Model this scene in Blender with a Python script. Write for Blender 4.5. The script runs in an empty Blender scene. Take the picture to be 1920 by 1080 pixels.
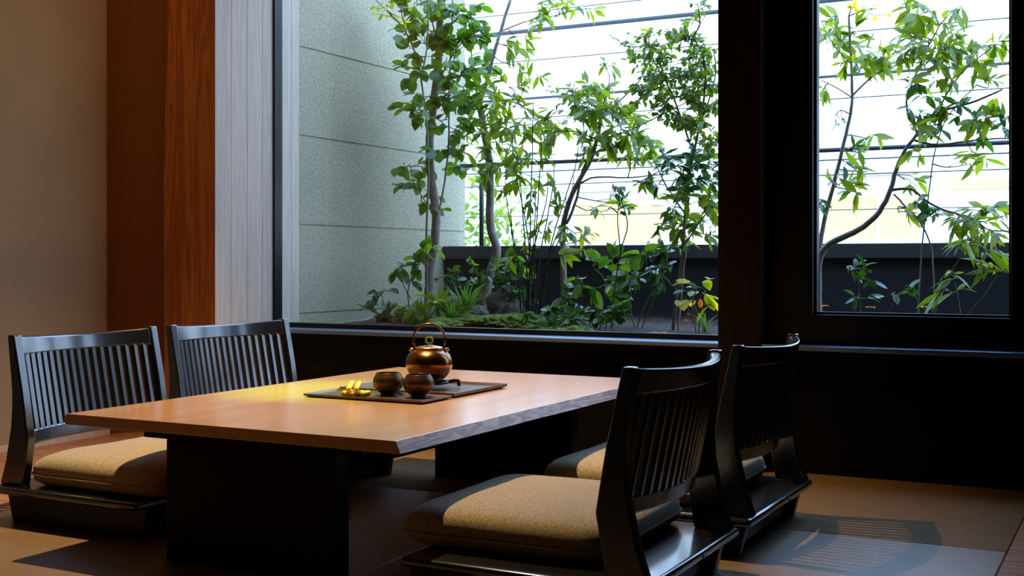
import bpy, math, random
from mathutils import Vector, Matrix, noise

PI = math.pi
SC = bpy.context.scene
COL = SC.collection
# ------------------------------------------------------------------ camera
TH = math.radians(27.87)
CAM_H = 0.685
F = 2250.0
HY = 491.0
cd = bpy.data.cameras.new('camera')
cam = bpy.data.objects.new('camera', cd); COL.objects.link(cam)
cam.location = (0, 0, CAM_H)
cam.rotation_euler = (PI / 2, 0, TH)
cd.sensor_width = 36.0
cd.lens = 36.0 * F / 1920.0
cd.shift_y = -(540.0 - HY) / 1920.0
cd.clip_start = 0.05
SC.camera = cam

# ------------------------------------------------------------------ world
SKY_STRENGTH = 2.5
W = bpy.data.worlds.new('sky'); SC.world = W; W.use_nodes = True
wn = W.node_tree; wn.nodes.clear()
wo = wn.nodes.new('ShaderNodeOutputWorld'); wb = wn.nodes.new('ShaderNodeBackground')
tc = wn.nodes.new('ShaderNodeTexCoord'); sep = wn.nodes.new('ShaderNodeSeparateXYZ')
rmp = wn.nodes.new('ShaderNodeValToRGB')
wn.links.new(tc.outputs['Generated'], sep.inputs[0]); wn.links.new(sep.outputs[2], rmp.inputs[0])
rmp.color_ramp.elements[0].position = 0.0; rmp.color_ramp.elements[0].color = (1.0, 1.25, 1.6, 1)
rmp.color_ramp.elements[1].position = 0.55; rmp.color_ramp.elements[1].color = (1.1, 1.75, 2.9, 1)
wn.links.new(rmp.outputs[0], wb.inputs[0]); wb.inputs[1].default_value = SKY_STRENGTH
wn.links.new(wb.outputs[0], wo.inputs[0])

# ------------------------------------------------------------------ lamps of the room (ceiling downlights) and an added table glow
def spot(name, loc, aim, power, color, cone, blend, radius=0.02):
    l = bpy.data.lights.new(name, 'SPOT'); l.energy = power; l.color = color
    l.spot_size = math.radians(cone); l.spot_blend = blend; l.shadow_soft_size = radius
    o = bpy.data.objects.new(name, l); COL.objects.link(o); o.location = loc
    o.rotation_euler = (Vector(aim) - Vector(loc)).to_track_quat('-Z', 'Y').to_euler()
    return o
spot('downlight', (-2.12, 2.86, 2.36), (-2.08, 2.82, 0), 320, (1.0, 0.69, 0.37), 86, 0.9, 0.012)
spot('added_table_glow', (-1.85, 2.45, 2.36), (-2.06, 2.72, 0.33), 420, (0.42, 1.0, 0.02), 20, 1.0, 0.02)  # added light for the yellow-green glow on the tabletop, not a room lamp
spot('wall_downlight', (-3.0, 1.9, 2.36), (-3.7, 2.5, 1.5), 26, (1.0, 0.58, 0.28), 100, 1.0, 0.05)
spot('pillar_downlight', (-3.05, 2.95, 2.36), (-3.35, 3.6, 1.3), 7, (1.0, 0.5, 0.22), 95, 1.0, 0.05)

vs = SC.view_settings
vs.view_transform = 'Standard'; vs.look = 'None'; vs.gamma = 1.0; vs.exposure = 0.0
vs.use_curve_mapping = False
SC.display_settings.display_device = 'sRGB'
SC.cycles.max_bounces = 10
SC.cycles.transparent_max_bounces = 16
SC.cycles.sample_clamp_indirect = 6.0
SC.cycles.use_denoising = True
SC.cycles.caustics_reflective = False
SC.cycles.caustics_refractive = False

# ------------------------------------------------------------------ photo measurements -> places
CT, ST = math.cos(TH), math.sin(TH)
def onY(px, py, Y):
    r = (px - 960) / F
    D = Y / (ST * r + CT)
    return Vector((D * (CT * r - ST), Y, CAM_H - (py - HY) / F * D))
def pxm(px, Y):          # metres per photo pixel at that distance
    r = (px - 960) / F
    return Y / (ST * r + CT) / F

# ------------------------------------------------------------------ materials
def new_mat(name):
    m = bpy.data.materials.new(name); m.use_nodes = True
    nt = m.node_tree
    return m, nt, nt.nodes['Principled BSDF']
def N(nt, t, **kw):
    n = nt.nodes.new(t)
    for k, v in kw.items(): setattr(n, k, v)
    return n
def plain(name, col, rough=0.5, metal=0.0, spec=0.5, coat=0.0, coat_r=0.1, bump=None, var=None):
    m, nt, b = new_mat(name)
    b.inputs['Base Color'].default_value = (*col, 1); b.inputs['Roughness'].default_value = rough
    b.inputs['Metallic'].default_value = metal; b.inputs['Specular IOR Level'].default_value = spec
    b.inputs['Coat Weight'].default_value = coat; b.inputs['Coat Roughness'].default_value = coat_r
    t = N(nt, 'ShaderNodeTexCoord')
    if var:
        sc, col2 = var
        n = N(nt, 'ShaderNodeTexNoise'); n.inputs['Scale'].default_value = sc; n.inputs['Detail'].default_value = 6
        nt.links.new(t.outputs['Object'], n.inputs['Vector'])
        r = N(nt, 'ShaderNodeValToRGB'); r.color_ramp.elements[0].position = 0.35; r.color_ramp.elements[1].position = 0.65
        r.color_ramp.elements[0].color = (*col, 1); r.color_ramp.elements[1].color = (*col2, 1)
        nt.links.new(n.outputs['Fac'], r.inputs[0]); nt.links.new(r.outputs[0], b.inputs['Base Color'])
    if bump:
        sc, st, dist = bump
        n = N(nt, 'ShaderNodeTexNoise'); n.inputs['Scale'].default_value = sc; n.inputs['Detail'].default_value = 4
        nt.links.new(t.outputs['Object'], n.inputs['Vector'])
        bp = N(nt, 'ShaderNodeBump'); bp.inputs['Strength'].default_value = st; bp.inputs['Distance'].default_value = dist
        nt.links.new(n.outputs['Fac'], bp.inputs['Height']); nt.links.new(bp.outputs[0], b.inputs['Normal'])
    return m
def wood(name, c1, c2, stretch, scale=1.0, rough=0.45, spec=0.4, bump=0.15, ringw=3.0, dist=3.0, coat=0.0, mid=0.5):
    """grain running along the axis whose stretch is small"""
    m, nt, b = new_mat(name)
    t = N(nt, 'ShaderNodeTexCoord'); mp = N(nt, 'ShaderNodeMapping'); mp.inputs['Scale'].default_value = stretch
    nt.links.new(t.outputs['Object'], mp.inputs['Vector'])
    n0 = N(nt, 'ShaderNodeTexNoise'); n0.inputs['Scale'].default_value = ringw * scale; n0.inputs['Detail'].default_value = 3
    n0.inputs['Distortion'].default_value = 0.6
    nt.links.new(mp.outputs[0], n0.inputs['Vector'])
    mu = N(nt, 'ShaderNodeMath', operation='MULTIPLY'); mu.inputs[1].default_value = 9.0 * dist / 3.0
    fr = N(nt, 'ShaderNodeMath', operation='SINE')
    nt.links.new(n0.outputs['Fac'], mu.inputs[0]); 
    m2 = N(nt, 'ShaderNodeMath', operation='MULTIPLY'); m2.inputs[1].default_value = 3.0
    nt.links.new(mu.outputs[0], m2.inputs[0]); nt.links.new(m2.outputs[0], fr.inputs[0])
    n1 = N(nt, 'ShaderNodeTexNoise'); n1.inputs['Scale'].default_value = 30 * scale; n1.inputs['Detail'].default_value = 6
    nt.links.new(mp.outputs[0], n1.inputs['Vector'])
    ad = N(nt, 'ShaderNodeMath', operation='MULTIPLY_ADD'); ad.inputs[1].default_value = 0.22
    nt.links.new(fr.outputs[0], ad.inputs[0]); nt.links.new(n1.outputs['Fac'], ad.inputs[2])
    r = N(nt, 'ShaderNodeValToRGB'); r.color_ramp.elements[0].position = mid - .28; r.color_ramp.elements[1].position = mid + .28
    r.color_ramp.elements[0].color = (*c1, 1); r.color_ramp.elements[1].color = (*c2, 1)
    nt.links.new(ad.outputs[0], r.inputs[0]); nt.links.new(r.outputs[0], b.inputs['Base Color'])
    b.inputs['Roughness'].default_value = rough; b.inputs['Specular IOR Level'].default_value = spec
    b.inputs['Coat Weight'].default_value = coat; b.inputs['Coat Roughness'].default_value = 0.2
    bp = N(nt, 'ShaderNodeBump'); bp.inputs['Strength'].default_value = bump; bp.inputs['Distance'].default_value = 0.001
    nt.links.new(n1.outputs['Fac'], bp.inputs['Height']); nt.links.new(bp.outputs[0], b.inputs['Normal'])
    return m
def leafmat(name, cols, trans=0.45, rough=0.32):
    m, nt, b = new_mat(name)
    g = N(nt, 'ShaderNodeNewGeometry')
    r = N(nt, 'ShaderNodeValToRGB'); els = r.color_ramp.elements
    for i, c in enumerate(cols):
        e = els[i] if i < 2 else els.new(1.0)
        e.position = i / (len(cols) - 1); e.color = (*c, 1)
    nt.links.new(g.outputs['Random Per Island'], r.inputs[0])
    nt.links.new(r.outputs[0], b.inputs['Base Color'])
    b.inputs['Roughness'].default_value = rough; b.inputs['Specular IOR Level'].default_value = 0.6
    tr = N(nt, 'ShaderNodeBsdfTranslucent')
    mx = N(nt, 'ShaderNodeMix', data_type='RGBA'); mx.blend_type = 'MULTIPLY'; mx.inputs[0].default_value = 1
    nt.links.new(r.outputs[0], mx.inputs[6]); mx.inputs[7].default_value = (2.2, 1.95, 0.55, 1)
    nt.links.new(mx.outputs[2], tr.inputs[0])
    ms = N(nt, 'ShaderNodeMixShader'); ms.inputs[0].default_value = trans
    nt.links.new(b.outputs[0], ms.inputs[1]); nt.links.new(tr.outputs[0], ms.inputs[2])
    nt.links.new(ms.outputs[0], nt.nodes['Material Output'].inputs[0])
    return m

M = {}
M['lacquer'] = plain('black_lacquered_wood', (0.007, 0.007, 0.008), 0.30, spec=0.5, coat=1.0, coat_r=0.13, bump=(60, 0.05, 0.001))
M['lacquer'].node_tree.nodes['Principled BSDF'].inputs['Coat IOR'].default_value = 1.72
M['underside'] = plain('dull_black_stained_wood', (0.006, 0.006, 0.007), 0.4, spec=0.3)
M['black'] = plain('black_stained_board', (0.0035, 0.0033, 0.0033), 0.5, spec=0.15, bump=(40, 0.08, 0.001))
M['frame'] = plain('black_painted_frame', (0.004, 0.004, 0.005), 0.35, spec=0.3)
M['ledge'] = plain('sky_tinted_satin_ledge', (0.20, 0.31, 0.50), 0.36, metal=0.85)  # blue of the reflected sky is put into the ledge colour
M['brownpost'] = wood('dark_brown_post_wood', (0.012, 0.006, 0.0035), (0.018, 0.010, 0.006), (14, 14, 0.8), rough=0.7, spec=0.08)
M['table'] = wood('honey_table_wood', (0.60, 0.31, 0.085), (0.71, 0.39, 0.13), (9, 0.9, 9), scale=0.5, rough=0.33, spec=0.5, bump=0.03, ringw=1.2, dist=2.0, coat=1.0)
M['tableedge_skylit'] = wood('skylit_table_edge_wood', (0.42, 0.28, 0.26), (0.90, 0.74, 0.68), (4, 1.6, 22), scale=0.8, rough=0.4, spec=0.5, bump=0.3, ringw=2.2, dist=5, coat=0.2)  # pale pinkish tone: grazing sky light on the edge put into the wood colour
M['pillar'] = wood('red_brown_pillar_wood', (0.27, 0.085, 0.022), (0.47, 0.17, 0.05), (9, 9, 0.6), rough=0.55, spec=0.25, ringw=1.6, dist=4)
M['panel'] = wood('pale_cedar_board', (0.60, 0.49, 0.39), (0.70, 0.58, 0.47), (12, 12, 0.7), rough=0.6, spec=0.3, ringw=1.6, dist=4)
M['plaster'] = plain('beige_plaster', (0.42, 0.30, 0.16), 0.9, spec=0.1, bump=(180, 0.15, 0.002), var=(3, (0.38, 0.27, 0.145)))
M['clay'] = plain('brown_clay_plaster', (0.19, 0.075, 0.024), 0.9, spec=0.1, bump=(180, 0.15, 0.002))
M['ceiling'] = plain('dark_ceiling', (0.05, 0.035, 0.025), 0.8, spec=0.1)
M['darkwall'] = plain('dark_brown_wall', (0.02, 0.014, 0.011), 0.8, spec=0.1)
M['floorwood'] = wood('red_brown_floorboard', (0.30, 0.13, 0.06), (0.42, 0.20, 0.10), (0.7, 9, 9), rough=0.5, spec=0.3)
M['copper'] = plain('dark_copper', (0.42, 0.17, 0.06), 0.24, metal=1.0, bump=(90, 0.12, 0.001), var=(14, (0.24, 0.095, 0.04)))
M['copperlight'] = plain('polished_copper', (0.72, 0.36, 0.17), 0.25, metal=1.0)
M['cup'] = plain('dark_bronze_glaze', (0.16, 0.075, 0.038), 0.32, metal=0.75, bump=(70, 0.1, 0.001), var=(20, (0.09, 0.05, 0.03)))
M['iron'] = plain('black_iron', (0.03, 0.022, 0.018), 0.45, metal=0.6, bump=(150, 0.3, 0.001))
M['tray'] = wood('dark_tray_wood', (0.045, 0.022, 0.013), (0.10, 0.05, 0.03), (2, 14, 14), rough=0.35, spec=0.5)
M['yellow'] = plain('yellow_roll', (0.85, 0.55, 0.05), 0.5, spec=0.3, var=(60, (0.75, 0.40, 0.03)))
M['ring'] = plain('yellow_green_glass', (0.62, 0.70, 0.05), 0.15, spec=0.6)
M['concrete0'] = None
M['soil'] = plain('dark_soil', (0.035, 0.022, 0.016), 0.9, bump=(90, 1.0, 0.02), var=(60, (0.10, 0.065, 0.05)))
M['moss'] = plain('green_moss', (0.10, 0.19, 0.02), 0.9, bump=(140, 1.0, 0.02), var=(40, (0.22, 0.32, 0.03)))
M['rock'] = plain('grey_brown_rock', (0.13, 0.10, 0.08), 0.8, bump=(25, 0.8, 0.02), var=(12, (0.22, 0.18, 0.15)))
M['pinkrock'] = plain('pink_rock', (0.35, 0.17, 0.12), 0.8, bump=(25, 0.6, 0.02))
M['lowwall'] = plain('dark_slate_wall', (0.026, 0.025, 0.030), 0.65, spec=0.3, bump=(30, 0.2, 0.004))
M['cap'] = plain('grey_metal_cap', (0.062, 0.060, 0.064), 0.5, spec=0.3)
M['bark'] = plain('grey_brown_bark', (0.20, 0.16, 0.135), 0.75, bump=(60, 0.6, 0.004), var=(25, (0.33, 0.28, 0.25)))
M['twig'] = plain('dark_twig', (0.07, 0.06, 0.045), 0.8)
M['cane'] = plain('dark_cane', (0.035, 0.035, 0.025), 0.6)
M['greenstem'] = plain('green_stem', (0.14, 0.16, 0.05), 0.6)
M['cable'] = plain('dark_cable', (0.04, 0.05, 0.06), 0.6)
M['railmetal'] = plain('dark_rail_metal', (0.035, 0.04, 0.045), 0.5)
M['facade'] = plain('white_facade', (0.96, 0.94, 0.88), 0.9, spec=0.1)
M['facadewin'] = plain('pale_yellow_pane', (0.78, 0.52, 0.21), 0.8, spec=0.1)
M['facadegrey'] = plain('pale_grey_pane', (0.62, 0.46, 0.31), 0.8, spec=0.1)
M['road'] = plain('pale_grey_road', (0.45, 0.45, 0.45), 0.9)
M['metalplate'] = plain('dull_metal_plate', (0.35, 0.35, 0.36), 0.4, metal=0.9)
M['lf_round'] = leafmat('broad_green_leaf', [(0.045, 0.12, 0.014), (0.09, 0.20, 0.018), (0.15, 0.27, 0.02)])
M['lf_lance'] = leafmat('narrow_green_leaf', [(0.08, 0.14, 0.012), (0.15, 0.23, 0.015), (0.23, 0.29, 0.02)], 0.5)
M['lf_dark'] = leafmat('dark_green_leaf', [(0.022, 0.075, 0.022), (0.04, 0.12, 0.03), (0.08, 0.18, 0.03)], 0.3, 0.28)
M['lf_small'] = leafmat('small_green_leaf', [(0.07, 0.13, 0.015), (0.14, 0.23, 0.02), (0.21, 0.29, 0.03)], 0.45)
M['lf_yellow'] = leafmat('yellow_green_leaf', [(0.30, 0.40, 0.02), (0.50, 0.55, 0.03), (0.62, 0.45, 0.04)], 0.55)
M['lf_orange'] = leafmat('orange_leaf', [(0.75, 0.28, 0.04), (0.85, 0.35, 0.06)], 0.4)
M['lf_grass'] = leafmat('grass_blade_green', [(0.06, 0.16, 0.04), (0.12, 0.26, 0.07), (0.22, 0.34, 0.10)], 0.4)

def concrete():
    m, nt, b = new_mat('speckled_concrete')
    t = N(nt, 'ShaderNodeTexCoord')
    v = N(nt, 'ShaderNodeTexVoronoi'); v.inputs['Scale'].default_value = 150
    n = N(nt, 'ShaderNodeTexNoise'); n.inputs['Scale'].default_value = 110; n.inputs['Detail'].default_value = 3
    big = N(nt, 'ShaderNodeTexNoise'); big.inputs['Scale'].default_value = 1.6; big.inputs['Detail'].default_value = 4
    for q in (v, n, big): nt.links.new(t.outputs['Object'], q.inputs['Vector'])
    r = N(nt, 'ShaderNodeValToRGB'); r.color_ramp.elements[0].position = 0.36; r.color_ramp.elements[1].position = 0.62
    r.color_ramp.elements[0].color = (0.34, 0.315, 0.21, 1); r.color_ramp.elements[1].color = (0.53, 0.48, 0.34, 1)
    nt.links.new(n.outputs['Fac'], r.inputs[0])
    r2 = N(nt, 'ShaderNodeValToRGB'); r2.color_ramp.elements[0].position = 0.3; r2.color_ramp.elements[1].position = 0.75
    r2.color_ramp.elements[0].color = (0.82, 0.84, 0.80, 1); r2.color_ramp.elements[1].color = (1.08, 1.06, 1.04, 1)
    nt.links.new(big.outputs['Fac'], r2.inputs[0])
    mx = N(nt, 'ShaderNodeMix', data_type='RGBA'); mx.blend_type = 'MULTIPLY'; mx.inputs[0].default_value = 1
    nt.links.new(r.outputs[0], mx.inputs[6]); nt.links.new(r2.outputs[0], mx.inputs[7])
    nt.links.new(mx.outputs[2], b.inputs['Base Color'])
    b.inputs['Roughness'].default_value = 0.85; b.inputs['Specular IOR Level'].default_value = 0.2
    bp = N(nt, 'ShaderNodeBump'); bp.inputs['Strength'].default_value = 0.25; bp.inputs['Distance'].default_value = 0.002
    nt.links.new(v.outputs['Distance'], bp.inputs['Height']); nt.links.new(bp.outputs[0], b.inputs['Normal'])
    return m
M['concrete'] = concrete()

def tatami(name, c1, c2, axis, sheen, rough):
    m, nt, b = new_mat(name)
    t = N(nt, 'ShaderNodeTexCoord')
    wv = N(nt, 'ShaderNodeTexWave'); wv.bands_direction = axis; wv.inputs['Scale'].default_value = 90
    wv.inputs['Distortion'].default_value = 0.6; wv.inputs['Detail'].default_value = 2; wv.inputs['Detail Scale'].default_value = 8
    n = N(nt, 'ShaderNodeTexNoise'); n.inputs['Scale'].default_value = 25; n.inputs['Detail'].default_value = 5
    for q in (wv, n): nt.links.new(t.outputs['Object'], q.inputs['Vector'])
    ad = N(nt, 'ShaderNodeMath', operation='MULTIPLY_ADD'); ad.inputs[1].default_value = 0.4
    nt.links.new(wv.outputs['Fac'], ad.inputs[0]); nt.links.new(n.outputs['Fac'], ad.inputs[2])
    r = N(nt, 'ShaderNodeValToRGB'); r.color_ramp.elements[0].position = 0.35; r.color_ramp.elements[1].position = 1.0
    r.color_ramp.elements[0].color = (*c1, 1); r.color_ramp.elements[1].color = (*c2, 1)
    nt.links.new(ad.outputs[0], r.inputs[0]); nt.links.new(r.outputs[0], b.inputs['Base Color'])
    b.inputs['Roughness'].default_value = rough; b.inputs['Specular IOR Level'].default_value = sheen
    if sheen > .5: b.inputs['Coat Weight'].default_value = 0.7; b.inputs['Coat Roughness'].default_value = 0.38
    bp = N(nt, 'ShaderNodeBump'); bp.inputs['Strength'].default_value = 0.25; bp.inputs['Distance'].default_value = 0.0008
    nt.links.new(wv.outputs['Fac'], bp.inputs['Height']); nt.links.new(bp.outputs[0], b.inputs['Normal'])
    return m
M['tatami_a'] = tatami('tatami_weave_lengthwise', (0.155, 0.078, 0.022), (0.22, 0.12, 0.038), 'Y', 0.25, 0.7)
M['tatami_b'] = tatami('tatami_weave_crosswise', (0.21, 0.125, 0.055), (0.30, 0.19, 0.09), 'X', 0.9, 0.42)

def fabric():
    m, nt, b = new_mat('khaki_woven_fabric')
    t = N(nt, 'ShaderNodeTexCoord')
    n = N(nt, 'ShaderNodeTexNoise'); n.inputs['Scale'].default_value = 420; n.inputs['Detail'].default_value = 3
    v = N(nt, 'ShaderNodeTexVoronoi'); v.inputs['Scale'].default_value = 700
    for q in (n, v): nt.links.new(t.outputs['Object'], q.inputs['Vector'])
    r = N(nt, 'ShaderNodeValToRGB'); r.color_ramp.elements[0].position = 0.36; r.color_ramp.elements[1].position = 0.64
    r.color_ramp.elements[0].color = (0.20, 0.15, 0.07, 1); r.color_ramp.elements[1].color = (0.66, 0.52, 0.28, 1)
    nt.links.new(n.outputs['Fac'], r.inputs[0]); nt.links.new(r.outputs[0], b.inputs['Base Color'])
    b.inputs['Roughness'].default_value = 0.9; b.inputs['Specular IOR Level'].default_value = 0.15
    b.inputs['Sheen Weight'].default_value = 0.5
    bp = N(nt, 'ShaderNodeBump'); bp.inputs['Strength'].default_value = 0.3; bp.inputs['Distance'].default_value = 0.0015
    nt.links.new(v.outputs['Distance'], bp.inputs['Height']); nt.links.new(bp.outputs[0], b.inputs['Normal'])
    return m
M['fabric'] = fabric()

def glass():
    m, nt, b = new_mat('window_glass')
    nt.nodes.remove(b)
    tr = N(nt, 'ShaderNodeBsdfTransparent'); tr.inputs[0].default_value = (0.985, 0.99, 0.99, 1)
    gl = N(nt, 'ShaderNodeBsdfGlossy'); gl.inputs['Roughness'].default_value = 0.0
    lw = N(nt, 'ShaderNodeLayerWeight'); lw.inputs[0].default_value = 0.12
    mu = N(nt, 'ShaderNodeMath', operation='MULTIPLY_ADD'); mu.inputs[1].default_value = 0.5; mu.inputs[2].default_value = 0.025
    nt.links.new(lw.outputs['Facing'], mu.inputs[0])
    ms = N(nt, 'ShaderNodeMixShader'); nt.links.new(mu.outputs[0], ms.inputs[0])
    nt.links.new(tr.outputs[0], ms.inputs[1]); nt.links.new(gl.outputs[0], ms.inputs[2])
    nt.links.new(ms.outputs[0], nt.nodes['Material Output'].inputs[0])
    return m
M['glass'] = glass()

# ------------------------------------------------------------------ mesh helpers
class MB:
    def __init__(s): s.v = []; s.f = []
    def add(s, vs, fs):
        k = len(s.v); s.v += [tuple(p) for p in vs]; s.f += [tuple(i + k for i in f) for f in fs]
    def box(s, x0, x1, y0, y1, z0, z1):
        s.add([(x0, y0, z0), (x1, y0, z0), (x1, y1, z0), (x0, y1, z0), (x0, y0, z1), (x1, y0, z1), (x1, y1, z1), (x0, y1, z1)],
              [(0, 3, 2, 1), (4, 5, 6, 7), (0, 1, 5, 4), (1, 2, 6, 5), (2, 3, 7, 6), (3, 0, 4, 7)])
        return s
    def prism_xz(s, prof, y0, y1):     # prof counter-clockwise seen from -Y (x right, z up)
        n = len(prof)
        s.add([(x, y0, z) for x, z in prof] + [(x, y1, z) for x, z in prof],
              [tuple(range(n))] + [tuple(reversed(range(n, 2 * n)))] + [((i + 1) % n, i, i + n, (i + 1) % n + n) for i in range(n)])
        return s
    def rings(s, rings, cap0=True, cap1=True, loop=False):
        n = len(rings[0]); vs = [p for r in rings for p in r]; fs = []
        m = len(rings)
        for a in range(m if loop else m - 1):
            b = (a + 1) % m
            for i in range(n):
                j = (i + 1) % n
                fs.append((a * n + i, a * n + j, b * n + j, b * n + i))
        if not loop:
            if cap0: fs.append(tuple(reversed(range(n))))
            if cap1: fs.append(tuple(range((m - 1) * n, m * n)))
        s.add(vs, fs); return s
    def tube(s, pts, r0, r1=None, n=8, closed=False):
        if r1 is None: r1 = r0
        pts = [Vector(p) for p in pts]; m = len(pts); rings = []
        up = Vector((0.13, 0.31, 0.94)).normalized(); prev = None
        for i, p in enumerate(pts):
            if closed: d = pts[(i + 1) % m] - pts[i - 1]
            else: d = pts[min(i + 1, m - 1)] - pts[max(i - 1, 0)]
            d.normalize()
            a = (prev if prev is not None else up); a = a - d * a.dot(d)
            if a.length < 1e-4: a = d.orthogonal()
            a.normalize(); prev = a; b = d.cross(a)
            r = (r0[i] if isinstance(r0, (list, tuple)) else r0 + (r1 - r0) * i / max(1, m - 1))
            rings.append([p + (a * math.cos(2 * PI * k / n) + b * math.sin(2 * PI * k / n)) * r for k in range(n)])
        return s.rings(rings, loop=closed)
    def lathe(s, prof, c=(0, 0, 0), n=40, sub=0):
        if sub: prof = [(max(q.x, .002), q.z) for q in smooth_path([(a, 0, b) for a, b in prof], sub)]
        rings = [[(c[0] + r * math.cos(2 * PI * k / n), c[1] + r * math.sin(2 * PI * k / n), c[2] + z) for k in range(n)] for r, z in prof]
        return s.rings(rings)
    def build(s, name, mat, parent=None, bevel=0, smooth=None, seg=2):
        me = bpy.data.meshes.new(name); me.from_pydata(s.v, [], s.f); me.update()
        me.materials.append(mat)
        o = bpy.data.objects.new(name, me); COL.objects.link(o)
        if parent is not None: o.parent = parent
        if bevel:
            b = o.modifiers.new('bevel', 'BEVEL'); b.width = bevel; b.segments = seg; b.limit_method = 'ANGLE'
            b.angle_limit = math.radians(40); b.harden_normals = False
        if smooth:
            for p in me.polygons: p.use_smooth = True
            if smooth != 'all':
                try: me.set_sharp_from_angle(angle=math.radians(smooth))
                except Exception: pass
        return o
def tag(o, label=None, cat=None, group=None, kind=None):
    if label: o['label'] = label
    if cat: o['category'] = cat
    if group: o['group'] = group
    if kind: o['kind'] = kind
    return o
def empty(name, loc, label, cat, group=None, rz=0.0):
    o = bpy.data.objects.new(name, None); COL.objects.link(o); o.location = loc; o.rotation_euler = (0, 0, rz)
    o.empty_display_size = 0.05
    return tag(o, label, cat, group)
def struct(name, mb, mat, bevel=0, parent=None, smooth=None):
    o = mb.build(name, mat, parent, bevel=bevel, smooth=smooth)
    if parent is None: o['kind'] = 'structure'
    return o
def copy_tree(o, parent=None):
    c = o.copy(); COL.objects.link(c); c.parent = parent
    for ch in list(o.children): copy_tree(ch, c)
    return c

# ================================================================== THE ROOM
XL, XR, YB, YW, ZC = -3.64, 2.6, -2.2, 3.89, 2.40
SEAM_Y, SEAM_X, WOOD_X = 3.05, -0.29, -2.78
fl = struct('floor', MB().box(XL - .1, XR + .1, YB - .1, YW + .1, -0.10, -0.012), M['darkwall'])
mats = [(WOOD_X, SEAM_X, SEAM_Y, YW, 'tatami_a'), (WOOD_X, -1.53, 1.21, SEAM_Y, 'tatami_b'), (-1.53, SEAM_X, 1.21, SEAM_Y, 'tatami_b'),
        (WOOD_X, SEAM_X, -0.6, 1.21, 'tatami_a')]
for x0, x1, y0, y1, mt in mats:
    o = MB().box(x0 + .0012, x1 - .0012, y0 + .0012, y1 - .0012, -0.012, 0.0).build('floor_mat', M[mt], fl, bevel=0.003)
w = MB()
yy = YB
while yy < YW:
    w.box(XL, WOOD_X - .001, yy + .0008, min(yy + .118, YW), -0.012, 0.0)
    w.box(SEAM_X + .001, XR, yy + .0008, min(yy + .118, YW), -0.012, 0.0); yy += .12
w.build('floorboards', M['floorwood'], fl)
struct('ceiling', MB().box(XL - .1, XR + .1, YB - .1, YW + .3, ZC, ZC + .1), M['ceiling'])
struct('wall_left', MB().box(XL - .1, XL, YB - .1, 3.62, 0, ZC), M['plaster'])
struct('baseboard_left', MB().box(XL, XL + .008, YB, 3.46, 0, 0.024), M['panel'])
struct('wall_back', MB().box(XL - .1, XR + .1, YB - .1, YB, 0, ZC), M['darkwall'])
struct('wall_right', MB().box(XR, XR + .1, YB, YW + .3, 0, ZC), M['darkwall'])
# rounded return between the plaster wall and the pillar
prof = [(XL - .1, 3.72), (XL - .1, 3.45)]
R = 0.17
for k in range(13):
    a = PI - (PI / 2) * k / 12
    prof.append((XL + R + R * math.cos(a) , 3.45 + R * math.sin(a)))
prof += [(-3.40, 3.62), (-3.40, 3.72)]
mb = MB(); n = len(prof)
mb.add([(x, y, 0) for x, y in prof] + [(x, y, ZC) for x, y in prof],
       [tuple(range(n)), tuple(reversed(range(n, 2 * n)))] + [((i + 1) % n, i, i + n, (i + 1) % n + n) for i in range(n)])
struct('wall_corner', mb, M['clay'], smooth=50)
# pillar of red-brown wood, slightly waney left edge
PX0 = onY(305, 500, 3.58).x; PX1 = onY(403, 500, 3.58).x
mb = MB(); rings = []
for k in range(25):
    z = ZC * k / 24
    dx = 0.004 * math.sin(z * 2.1 + .4) + 0.075 * max(0.0, (z - 0.95) / 1.2) ** 1.6
    rings.append([(PX0, 3.60, z), (PX0 + .004 + dx, 3.58, z), (PX1, 3.58, z), (PX1, 3.5805, z), (PX0, 3.66, z)])
mb.rings(rings)
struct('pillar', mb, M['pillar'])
# cedar boards lining the opening, running on outside past the glass
mb = MB(); y = 3.581; k = 0
while y < 4.10:
    y1 = min(y + 0.094, 4.105)
    mb.box(PX1 - .12, PX1 - .0003, y + .0010, y1 - .0008, 0.0 if y < 3.9 else .40, 2.39); y = y1
mb.box(PX1 - .12, PX1 - .004, 3.59, 4.10, 0.40, 2.39)
struct('trim_1', mb, M['panel'], bevel=0.0006)
XP = PX1

YG = 3.95
XW1 = onY(1347, 500, YW).x                 # right end of the picture window
XC0 = onY(1346, 500, YW - .068).x; XW1 = XC0 + .02
XC1 = onY(1437, 500, YW).x
XA = onY(1527, 500, 3.93).x; XB = onY(1897, 500, 3.93).x
# lower wall and rounded ledge
struct('wall_window', MB().box(XP - .1, XR, YW, YW + .14, 0, 0.398), M['black'])
struct('baseboard_window', MB().box(XP, XR, YW - .006, YW, 0, 0.03), M['black'])
mb = MB().box(XP + .0, XW1, YW - .065, YG + .02, 0.400, 0.4165)
struct('trim_2', mb, M['ledge'], bevel=0.003)
mb = MB().box(XC1, XR, YW - .065, YG + .02, 0.400, 0.4165)
struct('trim_3', mb, M['ledge'], bevel=0.003)
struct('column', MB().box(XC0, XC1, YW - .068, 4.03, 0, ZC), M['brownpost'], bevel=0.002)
struct('wall_header', MB().box(XP - .1, XR, YW, 4.05, 2.15, ZC), M['black'])
struct('wall_window_right', MB().box(XB + .18, XR, YW, 4.03, 0.413, 2.15), M['black'])
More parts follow.
